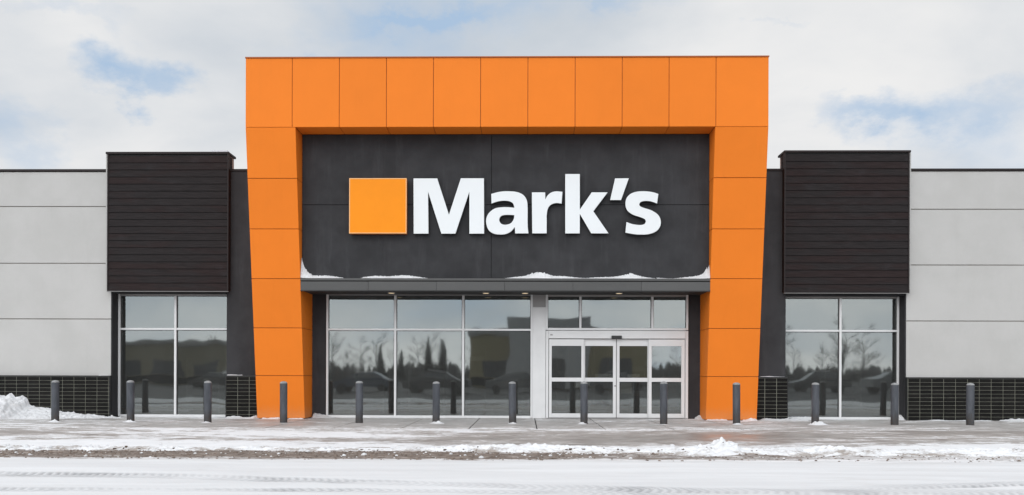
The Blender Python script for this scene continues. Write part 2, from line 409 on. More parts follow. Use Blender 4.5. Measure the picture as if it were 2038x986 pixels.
lane = grid('snowy_lane', lin(-9.6, 9.6, 880), lin(-15.6, YL+.25, 230),
            lambda x, y: .024+.008*fbm(x*.5, y*1.1, 1)-.018*track_at(x, y) - .022*sst(YL-.25, YL+.25, y+.10*nz(x*1.5, 0)+.05*nz(x*9, y*12)), M['lane'], attr=track_at)
st('snowy_lane', lane, 'lane of packed white snow crossed by faint tyre tracks', 'road')
# the lane goes on outside the frame
for x0, x1 in ((-60, -9.6), (9.6, 60)):
    o = grid('snowy_lane', lin(x0, x1, 90), lin(-15.6, YL+.25, 20), lambda x, y: .012-.04*sst(YL-.15, YL+.25, y), M['lane'])
    st('', o, 'packed snow lane going on to the ' + ('left' if x0 < 0 else 'right') + ' of the shopfront', 'road')
sl_ = grid('slush_strip', lin(-14, 14, 500), lin(YL-.35, YK+.25, 80), lambda x, y: .002+.020*fbm(x*1.4, y*5, 2, 5), M['slush'])
st('slush_strip', sl_, 'band of brown gritty slush between the snowy lane and the snow ridge', 'ground')
base = grid('road_base', lin(-60, 60, 40), lin(-16.2, YS+.3, 20), lambda x, y: -.05, M['lot'])
st('road_base', base, 'dark road surface beneath the snow of the lane', 'road')

# ploughed ridge of snow
def ridge_c(x): return -9.62 - .16*sst(-2, 5, x) + .10*nz(x*.6, 1) + .05*nz(x*2.2, 3)
def ridge_h(x, y):
    c = ridge_c(x)
    wd = .30+.12*nz(x*.45, 9)+.28*sst(-1.5, 3, x)
    e = abs(y-c)/wd
    if e > 1.15: return -.02
    hgt = .040+.020*sst(-2, 2, x)+.030*nz(x*.8, 4)
    # taller stretches seen in the photograph
    u = 1045 + 1700*x/13.2
    hgt += .045*math.exp(-((u-1060)/80)**2) + .03*math.exp(-((u-930)/60)**2)
    pk = .11*math.exp(-((u-1428)/11)**2) + .045*math.exp(-((u-1400)/35)**2) + .09*math.exp(-((u-1446)/8)**2)
    hgt += pk*(1 if y > c-.05 else .8)
    hgt += .03*math.exp(-((u-1640)/40)**2)
    fall = (1-e*e) if e < 1 else 0
    return max(-.02, hgt*fall*(1+.55*fbm(x*7, y*9, 2, 3)) + .016*nz(x*24, y*24) - .012)
rg = grid('snow_ridge', lin(-9.8, 9.8, 1000), lin(-10.6, -8.9, 84), ridge_h, M['dirty_snow'])
tag(rg, 'lumpy ploughed ridge of dirty snow along the edge of the apron', 'snow', kind='stuff')
# dark litter showing beneath the ridge
mb = MB()
for (u, v, l, hh) in ((740, 0, .5, .05), (905, 0, 1.1, .03), (1180, 0, .35, .04), (1390, 0, .8, .05), (1260, 0, .9, .04), (1490, 0, .25, .05), (300, 0, .9, .02), (1140, 0, .3, .04)):
    x = (u-1045)*13.2/1700
    for k in range(int(l*10)):
        xx = x + random.uniform(-l/2, l/2); yy = ridge_c(xx) -.20 + .05*nz(xx*1.5, 2) + random.gauss(0, .05); zz = ridge_h(xx, yy)-.004
        a = random.uniform(0, 3.14); s = random.uniform(.005, .02)
        mb.hexa([(xx+s*math.cos(a+k2*1.57)*(1.8 if k2 % 2 else .6), yy+s*math.sin(a+k2*1.57), zz+z2) for z2 in (0, .008+random.random()*.02) for k2 in range(4)])
o = part('leaf_litter', mb, M['dark_gap']); tag(o, 'dark scraps of leaf litter and earth caught under the snow ridge', 'litter', kind='stuff')
# loose snow lumps
mb = MB()
def lump(mb, x, y, z, r):
    b = len(mb.v); n = 7; seed = random.random()*50
    rings = [(0, 1.0), (.45, .95), (.8, .62)]
    for k, (h_, rr) in enumerate(rings):
        for i in range(n):
            a = 6.283*i/n; q = rr*r*(1+.35*nz(math.cos(a)*1.5+seed, math.sin(a)*1.5, k))
            mb.v.append((x+q*math.cos(a), y+q*math.sin(a), z+h_*r*.8))
    mb.v.append((x, y, z+r*.85)); tpi = len(mb.v)-1
    for k in range(2):
        for i in range(n): mb.f.append((b+k*n+i, b+k*n+(i+1) % n, b+(k+1)*n+(i+1) % n, b+(k+1)*n+i)); mb.mi.append(0)
    for i in range(n): mb.f.append((b+2*n+i, b+2*n+(i+1) % n, tpi)); mb.mi.append(0)
for k in range(420):
    x = random.uniform(-9, 9); y = ridge_c(x)+random.gauss(0, .30); lump(mb, x, y, max(0, ridge_h(x, y)-.01), abs(random.gauss(.013, .012))+.006)
for k in range(60):
    x = random.uniform(-9, 9); y = random.uniform(-10.9, -9.9); lump(mb, x, y, 0.0, random.uniform(.008, .028))
for (u, v, r) in ((52, 888, .05), (77, 891, .04), (180, 890, .025), (320, 881, .025), (958, 908, .04), (930, 912, .02), (988, 907, .02), (1338, 885, .05), (1426, 882, .05), (1438, 880, .07), (1450, 883, .06), (1640, 888, .06), (1655, 890, .06), (1672, 893, .05)):
    x, y = G(u, v+4); lump(mb, x, y, max(.0, ridge_h(x, y)*.7), r)
gb = MB(); sb = MB()
for k in range(3600):
    x = random.uniform(-9.4, 9.4); y = -9.95-1.25*random.random()**1.3
    if x > 1 and random.random() < .6: continue
    r = abs(random.gauss(.004, .007))+.003
    lump(gb if random.random() < (.93 if x < 0 else .7) else sb, x, y, .004+.02*fbm(x*1.4, y*5, 2, 5), r)
o = part('slush_grit', gb, M['grit'], smooth=True); tag(o, 'brown crumbs of frozen slush and sand along the edge of the lane', 'slush', kind='stuff')
o = part('ice_crumbs', sb, M['dirty_snow'], smooth=True); tag(o, 'pale crumbs of ice mixed into the brown slush band', 'ice crumbs', kind='stuff')
o = part('snow_lumps', mb, M['snow'], smooth=True); tag(o, 'small loose lumps of snow scattered over the ridge and slush', 'snow', kind='stuff')

# ------------------------------------------------------------------ the store building
B = empty('store_building')
tag(B, 'wide single-storey store with orange entrance portal, dark wood panels and grey walls', 'store building')
YW, YT = -.36, -.46                # wall plane, tile plane
XLI = (PX(585, 400, -1.74)+PX(609, 800, -.75))/2; XRI = (PX(1421, 400, -1.74)+PX(1407, 800, -.75))/2
XLO = (PX(487, 200, -1.74)+PX(514, 800, -.75))/2; XRO = (PX(1529, 200, -1.74)+PX(1506.5, 800, -.75))/2
Z_HB = (PZ(253.5, 585, -1.74)+PZ(252, 1421, -1.74))/2
Z_HT = (PZ(113.5, 487, -1.74)+PZ(112, 1529, -1.74))/2
Z_C0 = (PZ(578.5, 620, -1.22)+PZ(579, 1400, -1.22))/2      # canopy underside
Z_C1 = (PZ(553.5, 620, -1.22)+PZ(554.5, 1400, -1.22))/2    # canopy top
Z_WT = PZ(340, 100, YW)                                      # parapet top
print('X', XLO, XLI, XRI, XRO, 'Z', Z_C0, Z_C1, Z_HB, Z_HT, Z_WT)
XL0, XR0 = PX(221, 700, YW), PX(1803, 700, YW)               # grey wall ends
XPL, XPR = PX(451, 700, YW), PX(1563.5, 700, YW)             # pier edges next to the side windows
Z_B = PZ(747.5, 110, YT)

# grey walls in panels
def stucco(x0, x1, seams, label):
    wl = bx('stucco_wall', x0, x1, YW+.03, .12, 0.0, Z_WT-.02, M['groove'], B); wl['label'] = label
    for a, b in zip(seams, seams[1:]):
        bx('wall_panel', x0+.001, x1-.001, YW, YW+.029, b+.011, a-.011, M['stucco'], wl, bevel=.004)
    return wl
zl = [Z_WT-.03] + [PZ(v, 100, YW) for v in (411.5, 524.5, 635.2)] + [Z_B-.03]
zr = [Z_WT-.03] + [PZ(v, 1925, YW) for v in (417, 528, 639.5)] + [Z_B-.03]
stucco(-26, XL0, zl, 'light grey stucco wall left of the entrance')
stucco(XR0, 26, zr, 'light grey stucco wall right of the entrance')
for x0, x1 in ((-26.03, XL0), (XR0, 26.03)):
    bx('parapet_coping', x0, x1, YW-.03, .2, Z_WT-.025, Z_WT+.035, M['brown_trim'], B, bevel=.006)
# charcoal piers between side windows and portal, jambs, lintels
for x0, x1 in ((XPL, XLO+.6), (XRO-.6, XPR)):
    bx('charcoal_wall', x0, x1, YW, .12, 0.0, Z_WT-.02, M['charcoal'], B)
    bx('parapet_coping', x0-.5 if x0 < 0 else x0, x1 if x0 < 0 else x1+.5, YW-.028, .198, Z_WT-.021, Z_WT+.036, M['brown_trim'], B, bevel=.006)
Z_LL, Z_LR = PZ(586, 345), PZ(591, 1675)
XWL, XWR = PX(236, 700), PX(1788, 700)
for x0, x1, zz in ((XL0, XPL, Z_LL), (XPR, XR0, Z_LR)):
    bx('lintel', x0, x1, -.34, .12, zz, Z_WT-.04, M['charcoal'], B)
bx('charcoal_jamb', XL0+.002, XWL, -.002, .12, 0.0, Z_LL, M['charcoal'], B)
bx('charcoal_jamb', XWR, XR0-.002, -.002, .12, 0.0, Z_LR, M['charcoal'], B)
for x0, x1 in ((XL0-.001, XL0+.03), (XR0-.03, XR0+.001)):
    bx('charcoal_return', x0, x1, YW-.004, -.004, 0.0, Z_LL+.1, M['charcoal'], B)

# black tile base
TW, TH = .3045, None
tile_meshes = {}
def tile_band(x0, x1, anchor, zt, label, full=None):
    tb = bx('tile_base', x0, x1, YT+.012, YW+.001 if False else YW-.002, .0, zt-.035, M['grout'], B); tb['label'] = label
    bx('base_ledge', x0-.004, x1+.004, YT-.012, YW-.003, zt-.034, zt, M['black'], tb, bevel=.004)
    rows = 11; th = (zt-.036)/rows
    rest = MB()
    n0 = math.floor((x0-anchor)/TW)-1; n1 = math.ceil((x1-anchor)/TW)+1
    for c in range(n0, n1):
        a, b = max(x0, anchor+c*TW+.007), min(x1, anchor+(c+1)*TW-.007)
        if b-a < .006: continue
        for r in range(rows):
            dy = random.uniform(-.0012, .0012)
            z0, z1 = r*th+.0045, (r+1)*th-.0045
            if full and not (full[0] < (a+b)/2 < full[1]):
                rest.box(a, b, YT+dy, YT+.011, z0, z1); continue
            key = (round(b-a, 3), round(th, 4))
            if key not in tile_meshes:
                tile_meshes[key] = MB().box(0, b-a, 0, .0115, 0, z1-z0).mesh('tile', M['tile'])
            link('tile', tile_meshes[key], tb, (a, YT+dy, z0))
    if rest.v:
        o = part('tile', rest, M['tile'], tb); o['kind'] = 'stuff'
    for q0, q1 in ((x0-.002, x0+.012), (x1-.012, x1+.002)): bx('edge_trim', q0, q1, YT-.002, YW-.004, .002, zt-.035, M['black'], tb)
    return tb
xa = PX(192.6, 790, YT)
tile_band(-26, PX(218.5, 790, YT), xa, Z_B, 'black tiled base of the left grey wall', (-14.2, 0))
XTL, XTR = PX(449, 790, YT), PX(1568, 790, YT)
tile_band(XTL, XLO+.35, PX(472.8, 790, YT), PZ(747.5, 480, YT), 'black tiled base of the left charcoal pier')
tile_band(XRO-.35, XTR, PX(1545.7, 790, YT), PZ(750.5, 1540, YT), 'black tiled base of the right charcoal pier')
tile_band(PX(1805.5, 790, YT), 26, PX(1831, 790, YT), PZ(751.5, 1925, YT), 'black tiled base of the right grey wall', (0, 13.6))

# hardwood clad boxes above the side windows
def clad(u0, u1, v0, v1, ucore_out, side, label):
    yf = -.52
    x0, x1 = PX(u0, 440, yf), PX(u1, 440, yf); um = (u0+u1)/2
    z1, z0 = PZ(v0, um, yf), PZ(v1, um, yf)
    xo = PX(ucore_out, 440, -.42)
    cx0, cx1 = (xo, x1-.05) if side < 0 else (x0+.05, xo)
    t_ = bx('wood_clad_box', cx0, cx1, -.43, .02, z0+.05, z1-.01, M['stucco'], B); t_['label'] = label
    bx('backing', x0+.03, x1-.03, -.50, -.431, z0+.03, z1-.03, M['groove_dark'], t_)
    n = 19; zz = lin(z0+.035, z1-.065, n+1)
    a, b = x0+.035, x1-.035
    me = None
    for i in range(n):
        if me is None:
            hh = zz[1]-zz[0]-.011; L = b-a
            m_ = MB(); m_.hexa([(0, -.006, 0), (L, -.006, 0), (L, .02, 0), (0, .02, 0), (0, .006, hh), (L, .006, hh), (L, .02, hh), (0, .02, hh)])
            me = m_.mesh('plank', M['wood'])
        link('plank', me, t_, (a, yf+random.uniform(-.002, .002), zz[i]))
    inner = x1 if side < 0 else x0
    for q in (x0, x1):
        e0, e1 = (q, q+.034) if q == x0 else (q-.034, q)
        bx('corner_trim', e0, e1, yf-.016, -.432, z0, z1-.028, M['brown_trim'], t_, bevel=.003)
    bx('bottom_trim', x0+.035, x1-.035, yf-.014, -.40, z0, z0+.03, M['brown_trim'], t_)
    bx('drip_strip', x0+.001, x1-.001, yf-.02, yf+.03, z0-.014, z0-.001, M['grey_trim'], t_)
    bx('box_soffit', x0+.04, x1-.04, -.44, YW-.004, z0+.004, z0+.045, M['soffit'], t_)
    k = M['brown_trim']
    bx('box_coping', (PX(ucore_out-1, 303, yf-.022) if side < 0 else x0-.006), (x1+.006 if side < 0 else PX(ucore_out+1, 303, yf-.022)), yf-.022, .03, z1-.026, z1+.03, k, t_, bevel=.005)
    # wrap of boards on the side facing the entrance
    m_ = MB()
    for i in range(n):
        h0, h1 = zz[i], zz[i+1]-.011
        if side < 0: m_.box(x1-.028, x1-.001, -.431, -.24, h0, h1)
        else: m_.box(x0+.001, x0+.028, -.431, -.24, h0, h1)
    o = part('side_boards', m_, M['wood'], t_); o['kind'] = 'stuff'
    return t_
clad(213.5, 455, 305, 580, 211, -1, 'dark hardwood clad box above the left window')
clad(1560.5, 1810, 302, 583.5, 1812.5, 1, 'dark hardwood clad box above the right window')

# orange portal -------------------------------------------------------------
def yf(z): return -.75-(1.74-.75)*min(1.0, z/Z_HB)
por = empty('entrance_portal'); por.parent = B
GAP = .007
# core
core = MB(); o_ = .03
def col_core(x0, x1):
    core.hexa([(x0, yf(0)+o_, 0), (x1, yf(0)+o_, 0), (x1, .1, 0), (x0, .1, 0), (x0, yf(Z_HB)+o_, Z_HB+.1), (x1, yf(Z_HB)+o_, Z_HB+.1), (x1, .1, Z_HB+.1), (x0, .1, Z_HB+.1)])
col_core(XLO+o_, XLI-o_); col_core(XRI+o_, XRO-o_)
core.box(XLO+o_, XRO-o_, -1.74+o_, .6, Z_HB+.101, Z_HT-o_)
core.box(XLI-o_+.001, XRI+o_-.001, -1.74+o_, -1.0, Z_HB+o_, Z_HB+.1)
part('portal_core', core, M['orange_edge'], por)
def hp(x0, x1, z0, z1, y0, y1, th=.028):
    "front panel whose face may lean (y0 at the foot, y1 at the head)"
    m_ = MB(); m_.hexa([(x0, y0, z0), (x1, y0, z0), (x1, y0+th, z0), (x0, y0+th, z0), (x0, y1, z1), (x1, y1, z1), (x1, y1+th, z1), (x0, y1+th, z1)])
    return part('orange_panel', m_, M['orange'], por, bevel=.003)
xs = [XLO] + [PX(u, 200, -1.74) for u in (581.5, 675.2, 769, 862.5, 956.5, 1050.6, 1144.6, 1238.3, 1331.6, 1425)] + [XRO]
for a, b in zip(xs, xs[1:]): hp(a+(GAP if a != XLO else 0), b-(GAP if b != XRO else 0), Z_HB+.002, Z_HT-.03, -1.74, -1.74)
bx('top_flashing', XLO-.012, XRO+.012, -1.76, .62, Z_HT-.028, Z_HT, M['orange_edge'], por)
bx('side_panel', XLO-.001, XLO+.028, -1.711, .6, Z_HB+.004, Z_HT-.03, M['orange'], por)
bx('side_panel', XRO-.028, XRO+.001, -1.711, .6, Z_HB+.004, Z_HT-.03, M['orange'], por)
for side, (xo, xi) in ((-1, (XLO, XLI)), (1, (XRO, XRI))):
    vs = (355.3, 456, 555, 653, 748) if side < 0 else (354, 456, 555, 654.3, 750)
    ue = 545 if side < 0 else 1460
    zs = [Z_HB]
    for v in vs:
        z = 4.0
        for _ in range(12): z = PZ(v, ue, yf(z))
        zs.append(z)
    zs.append(.02)
    for a, b in zip(zs, zs[1:]):
        t1, t0 = a-GAP, b+(GAP if b > .05 else 0)
        x0, x1 = sorted((xo, xi))
        hp(x0, x1, t0, t1, yf(t0), yf(t1))
        for q, s_ in ((xi, 1 if side < 0 else -1), (xo, -1 if side < 0 else 1)):
            e0, e1 = sorted((q-.0285*s_, q+.0005*s_)); yb = .09 if q == xi else YW+.0
            m_ = MB(); m_.hexa([(e0, yf(t0)+.0285, t0), (e1, yf(t0)+.0285, t0), (e1, yb, t0), (e0, yb, t0), (e0, yf(t1)+.0285, t1), (e1, yf(t1)+.0285, t1), (e1, yb, t1), (e0, yb, t1)])
            part('return_panel', m_, M['orange'], por)
for a, b in zip(xs[1:], xs[2:-1]):
    a2, b2 = max(a, XLI), min(b, XRI)
    bx('soffit_panel', a2+GAP, b2-GAP, -1.711, -1.10, Z_HB, Z_HB+.027, M['orange'], por)

# charcoal sign wall over the canopy
SY = -1.10
xm, zm = PX(978, 408, SY), PZ(408, 978, SY)
sw = bx('sign_wall', XLI-.02, XRI+.02, SY+.025, .1, Z_C1-.1, Z_HB+.02, M['groove_dark'], B)
for a, b in ((XLI, xm), (xm, XRI)):
    for c, d in ((Z_C1-.02, zm), (zm, Z_HB)):
        bx('wall_panel', a+.006, b-.006, SY, SY+.024, c+.006, d-.006, M['charcoal'], sw, bevel=.004)

# canopy
cn = empty('canopy'); cn.parent = B
cn['label'] = 'dark grey metal canopy under the sign wall'
bx('canopy_body', XLI+.002, XRI-.002, -1.19, .09, Z_C0+.02, Z_C1-.012, M['soffit'], cn)
xj = lin(XLI+.002, XRI-.002, 7)
for i, (a, b) in enumerate(zip(xj, xj[1:])):
    bx('fascia_panel', a+.002, b-.002, -1.222-.002*(i % 2), -1.191, Z_C0+.002, Z_C1-.088, M['fascia'], cn, bevel=.003)
bx('fascia_rib', XLI+.003, XRI-.003, -1.2, -1.190, Z_C1-.088, Z_C1-.068, M['groove_dark'], cn)
bx('canopy_flashing', XLI+.002, XRI-.002, -1.235, SY-.002, Z_C1-.066, Z_C1-.005, M['fascia'], cn, bevel=.004)
bx('drip_edge', XLI+.003, XRI-.003, -1.235, -1.2, Z_C0-.018, Z_C0, M['soffit'], cn)
bx('canopy_soffit', XLI+.004, XRI-.004, -1.188, -.0, Z_C0+.006, Z_C0+.019, M['soffit'], cn)
for u, v in ((779, 583), (967, 584), (1045, 584), (1232, 584)):
    x, _ = P(u, v, -.62)
    m_ = MB(); m_.tube([(x, -.62, Z_C0-.012), (x, -.62, Z_C0+.005)], [.095, .095], 20)
    rl = part('recessed_light', m_, M['alu_dark'], cn)
    m_ = MB(); m_.tube([(x, -.62, Z_C0-.016), (x, -.62, Z_C0-.0125)], [.075, .075], 20); part('lamp_lens', m_, M['lens'], rl)

# entrance back wall: charcoal jambs, pillar
bx('charcoal_jamb', XLI+.001, PX(650, 700), -.01, .12, 0, Z_C0+.004, M['charcoal'], B)
bx('charcoal_jamb', PX(1370, 700), XRI-.001, -.01, .12, 0, Z_C0+.004, M['charcoal'], B)
pl = bx('pillar', PX(1060, 700)+.002, PX(1086, 700)-.002, -.045, .12, 0, PZ(612, 1073), M['pillar'], B, bevel=.004)
bx('pillar_head', PX(1060, 700)+.003, PX(1086, 700)-.003, -.04, .12, PZ(612, 1073)+.004, Z_C0+.004, M['alu_dark'], B)

# windows ---------------------------------------------------------------------
FY0, FY1 = -.05, .06
def window(uL, uR, vT, vH, vB, mull, name='window', label=None, um=None, frame_l=True, frame_r=True, fw=.055):
    um = um or (uL+uR)/2
    wd = empty(name); wd.parent = B
    if label: wd['label'] = label
    x0, x1 = PX(uL, 700), PX(uR, 700)
    zt, zb = PZ(vT, um), max(.012, PZ(vB, um)); zh = PZ(vH, um) if vH else None
    A = M['alu']
    bx('window_frame', x0, x0+fw, FY0, FY1, zb, zt, A, wd, bevel=.004)
    bx('window_frame', x1-fw, x1, FY0, FY1, zb, zt, A, wd, bevel=.004)
    bx('window_head', x0+fw, x1-fw, FY0+.004, FY1-.004, zt-.055, zt-.001, M['alu_dark'], wd, bevel=.003)
    bx('window_sill', x0+fw, x1-fw, FY0-.012, FY1-.004, zb-.01, zb+.05, A, wd, bevel=.003)
    cuts = [x0+fw] + [PX(u, 700) for u in mull] + [x1-fw]
    for i, c in enumerate(cuts[1:-1]): bx('mullion', c-.029, c+.029, FY0+.002, FY1-.002, zb+.05, zt-.055, A, wd, bevel=.004)
    for i, (a, b) in enumerate(zip(cuts, cuts[1:])):
        a2 = a+(.029 if i else 0); b2 = b-(.029 if i < len(cuts)-2 else 0)
        if zh:
            bx('transom_bar', a2, b2, FY0+.006, FY1-.006, zh-.025, zh+.025, A, wd, bevel=.003)
            spans = ((zb+.05, zh-.025), (zh+.025, zt-.055))
        else: spans = ((zb+.05, zt-.055),)
        for s0, s1 in spans:
            gk = MB()
            for q in ((a2, a2+.012, s0, s1), (b2-.012, b2, s0, s1), (a2+.012, b2-.012, s1-.012, s1)): gk.box(q[0], q[1], -.008, .012, q[2], q[3])
            part('gasket', gk, M['black'], wd)
            bx('pane', a2-.005, b2+.005, .013, .019, s0-.005, s1+.005, M['glass'], wd)
    return wd
window(236.5, 462, 585.5, 655.3, 829, (350,), label='left window under the wood clad box')
window(650, 1060, 584.5, 656.6, 831, (787, 922), label='large six pane window left of the doors', um=855)
window(1553, 1788, 590.5, 659.0, 834.5, (1671.5,), label='right window under the wood clad box')
tw = window(1086, 1369, 587, None, 657.3, (1154.7, 1297.7), name='transom_window', label='three pane transom window above the sliding doors')

# sliding door
dx0, dx1 = PX(1086.5, 700), PX(1369, 700)
zA = PZ(658, 1228); zB = PZ(674.5, 1228)
dh = empty('door_frame'); dh.parent = B
bx('door_jamb', dx0, PX(1091.5, 700), -.055, .08, 0.0, zA-.012, M['alu'], dh, bevel=.003)
bx('door_jamb', PX(1363.5, 700), dx1, -.055, .08, 0.0, zA-.012, M['alu'], dh, bevel=.003)
bx('door_header', PX(1091.5, 700)+.002, PX(1363.5, 700)-.002, -.085, .08, zB, zA-.014, M['alu'], dh, bevel=.004)
bx('header_lip', PX(1091.5, 700)+.002, PX(1363.5, 700)-.002, -.092, -.086, zA-.075, zA-.05, M['alu'], dh)
bx('door_sensor', PX(1217, 670, -.1), PX(1237.5, 670, -.1), -.135, -.086, PZ(674.3, 1227, -.12), PZ(668.5, 1227, -.12), M['black'], dh, bevel=.008)
bx('header_badge', PX(1095, 667, -.09), PX(1100, 667, -.09), -.0865, -.0855, PZ(668, 1097, -.09), PZ(665.5, 1097, -.09), M['alu_dark'], dh)
bx('threshold', dx0+.01, dx1-.01, -.12, .12, 0.003, .014, M['alu_dark'], dh)
def leaf(u0, u1, g0, g1, y, label, vt=675.5):
    lf = empty('door_leaf'); lf.parent = B; lf['label'] = label
    x0, x1, a, b = PX(u0, 750, y), PX(u1, 750, y), PX(g0, 750, y), PX(g1, 750, y)
    z = lambda v: PZ(v, 1228, y)
    A = M['alu']; t0, t1 = y, y+.045
    zt, zb = z(vt), .022
    bx('stile', x0, a, t0, t1, zb, zt, A, lf, bevel=.004); bx('stile', b, x1, t0, t1, zb, zt, A, lf, bevel=.004)
    bx('top_rail', a, b, t0+.001, t1-.001, z(689), zt-.001, A, lf, bevel=.003)
    bx('middle_rail', a, b, t0+.001, t1-.001, z(760.2), z(752.3), A, lf, bevel=.003)
    bx('bottom_rail', a, b, t0+.001, t1-.001, zb, z(823.5), A, lf, bevel=.003)
    for s0, s1 in ((z(752.3), z(689)), (z(823.5), z(760.2))):
        bx('pane', a-.004, b+.004, t0+.022, t0+.028, s0-.004, s1+.004, M['glass'], lf)
    return lf
leaf(1092.5, 1162, 1098, 1157, -.045, 'fixed outer leaf on the left of the sliding doors')
l2 = leaf(1160, 1226.2, 1164.5, 1220, .012, 'left sliding leaf with a lock on its stile')
leaf(1227.4, 1292, 1233, 1288.5, .012, 'right sliding leaf with a paper notice behind it')
leaf(1290.7, 1363, 1297, 1356, -.045, 'fixed outer leaf on the right of the sliding doors')
xk, zk = P(1224.2, 768.5, .0)
m_ = MB(); m_.tube([(xk, .0, zk), (xk, .012, zk)], [.017, .017], 14); part('lock', m_, M['black'], l2)
for (u0, v0, u1, v1) in ((1234.5, 760.5, 1257, 783.5), (1143.5, 761, 1155, 772), (1184, 744.5, 1219, 752), (1249, 745, 1273, 752)):
    o = bx('paper_notice', PX(u0, 760, .06), PX(u1, 760, .06), .0605, .0625, PZ(v1, u0, .06), PZ(v0, u0, .06), M['paper'])
    lab = {1234.5: 'large white paper notice behind the lower glass of the right sliding leaf', 1143.5: 'small white notice behind the lower glass of the leftmost door leaf',
           1184: 'white notice strip at the foot of the upper glass of the left sliding leaf', 1249: 'white notice strip at the foot of the upper glass of the right sliding leaf'}[u0]
    tag(o, lab, 'notice', 'paper notices behind the door glass')

# shell and dim interior
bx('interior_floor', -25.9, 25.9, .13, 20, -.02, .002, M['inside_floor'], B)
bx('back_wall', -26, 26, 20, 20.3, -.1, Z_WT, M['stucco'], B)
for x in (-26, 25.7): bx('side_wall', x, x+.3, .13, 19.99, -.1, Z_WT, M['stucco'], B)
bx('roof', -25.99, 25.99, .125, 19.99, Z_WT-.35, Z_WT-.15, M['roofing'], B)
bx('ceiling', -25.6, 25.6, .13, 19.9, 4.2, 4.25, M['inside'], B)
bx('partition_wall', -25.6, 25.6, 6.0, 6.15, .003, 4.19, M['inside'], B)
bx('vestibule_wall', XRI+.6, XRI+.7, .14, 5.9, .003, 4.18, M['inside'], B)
bx('roof_unit', PX(420, 303, 3.0), PX(452, 303, 3.0), 3, 3.25, Z_WT-.15, PZ(299.2, 440, 3.0), M['roofing'], B)
for i, (x, y, w_, h_) in enumerate(((-4.6, 2.4, .9, 1.5), (-3.0, 3.2, 1.1, 1.7), (-1.4, 2.0, .5, 2.0), (-.5, 2.8, .9, 1.4), (1.1, 2.2, .35, 2.1), (2.0, 2.5, .12, 2.6), (2.45, 1.8, .1, 2.6), (3.4, 2.9, .5, 1.6), (4.1, 2.0, .1, 2.6), (-9.6, 2.6, 1.0, 1.6), (9.4, 2.7, 1.1, 1.5))):
    r_ = empty('display_rack', (x, y, .002))
    tag(r_, 'grey display rack in the gloom behind ' + ('the left pane of the large window', 'the first mullion of the large window', 'the middle pane of the large window', 'the second mullion of the large window', 'the last pane of the large window', 'the fixed left door leaf', 'the left sliding door leaf', 'the right sliding door leaf', 'the fixed right door leaf', 'the left window', 'the right window')[i], 'rack', 'display racks inside the store')
    m_ = MB(); m_.box(-w_/2, -w_/2+.04, 0, .4, 0, h_).box(w_/2-.04, w_/2, 0, .4, 0, h_); part('rack_upright', m_, M['shelf'], r_)
    for k in range(4): bx('shelf', -w_/2+.041, w_/2-.041, 0, .4, .15+k*h_/4.3, .17+k*h_/4.3+.12, M['shelf'], r_)

# ------------------------------------------------------------------ the sign
sg = empty('wall_sign', (0, SY, PZ(465, 1000, SY)))
tag(sg, "white Mark's lettering beside an orange square on the charcoal wall", 'sign')
def glyph(name, contours, yfr, depth, z6=(1000, 330)):
    cu = bpy.data.curves.new(name, 'CURVE'); cu.dimensions = '2D'; cu.fill_mode = 'BOTH'
    cu.extrude = depth/2; cu.bevel_depth = .004; cu.bevel_resolution = 0; cu.offset = -.004
    for pts in contours:
        n = len(pts); out = []
        for i in range(n):
            p0, p1, p2, p3 = pts[i-1], pts[i], pts[(i+1) % n], pts[(i+2) % n]
            c1, c2 = len(p1) > 2, len(p2) > 2      # third item marks a corner
            out.append(p1[:2])
            if c1 and c2: continue
            for k in range(1, 6):
                q = k/6
                m1 = (0, 0) if c1 else ((p2[0]-p0[0])/2, (p2[1]-p0[1])/2)
                m2 = (0, 0) if c2 else ((p3[0]-p1[0])/2, (p3[1]-p1[1])/2)
                if c1: m1 = (p2[0]-p1[0])*1.0-m2[0]*.0, (p2[1]-p1[1])*1.0
                if c2: m2 = (p2[0]-p1[0])*1.0, (p2[1]-p1[1])*1.0
                h00, h10, h01, h11 = 2*q**3-3*q*q+1, q**3-2*q*q+q, -2*q**3+3*q*q, q**3-q*q
                out.append((h00*p1[0]+h10*m1[0]+h01*p2[0]+h11*m2[0], h00*p1[1]+h10*m1[1]+h01*p2[1]+h11*m2[1]))
        sp = cu.splines.new('POLY'); sp.points.add(len(out)-1); sp.use_cyclic_u = True
        for i, (a, b) in enumerate(out):
            x, z = P(z6[0]+a/6.163, z6[1]+b/6.163, yfr); sp.points[i].co = (x, z, 0, 1)
    tmp = bpy.data.objects.new('tmp', cu); COL.objects.link(tmp)
    dg = bpy.context.evaluated_depsgraph_get(); dg.update()
    me = bpy.data.meshes.new_from_object(tmp.evaluated_get(dg)); COL.objects.unlink(tmp); bpy.data.objects.remove(tmp)
    me.transform(Matrix.Rotation(R(90), 4, 'X')); me.name = name
    me.materials.clear(); me.materials.append(M['white_sign']); me.materials.append(M['sign_side'])
    for pl_ in me.polygons:
        pl_.material_index = 0 if pl_.normal.y < -.3 else 1
    o = link(name, me, sg); o.matrix_parent_inverse = Matrix.Translation(-Vector((0, SY, PZ(465, 1000, SY))))
    o.location = (0, yfr+depth/2, 0)
    return o
C = 'c'
LF, LD = -1.235, .085
glyph('letter', [[(881, 157, C), (1172, 157, C), (1316, 603, C), (1462, 155, C), (1745, 155, C), (1748, 835, C), (1566, 835, C), (1566, 322, C), (1396, 835, C), (1222, 835, C), (1060, 322, C), (1065, 835, C), (883, 835, C)]], LF, LD, (680, 330))
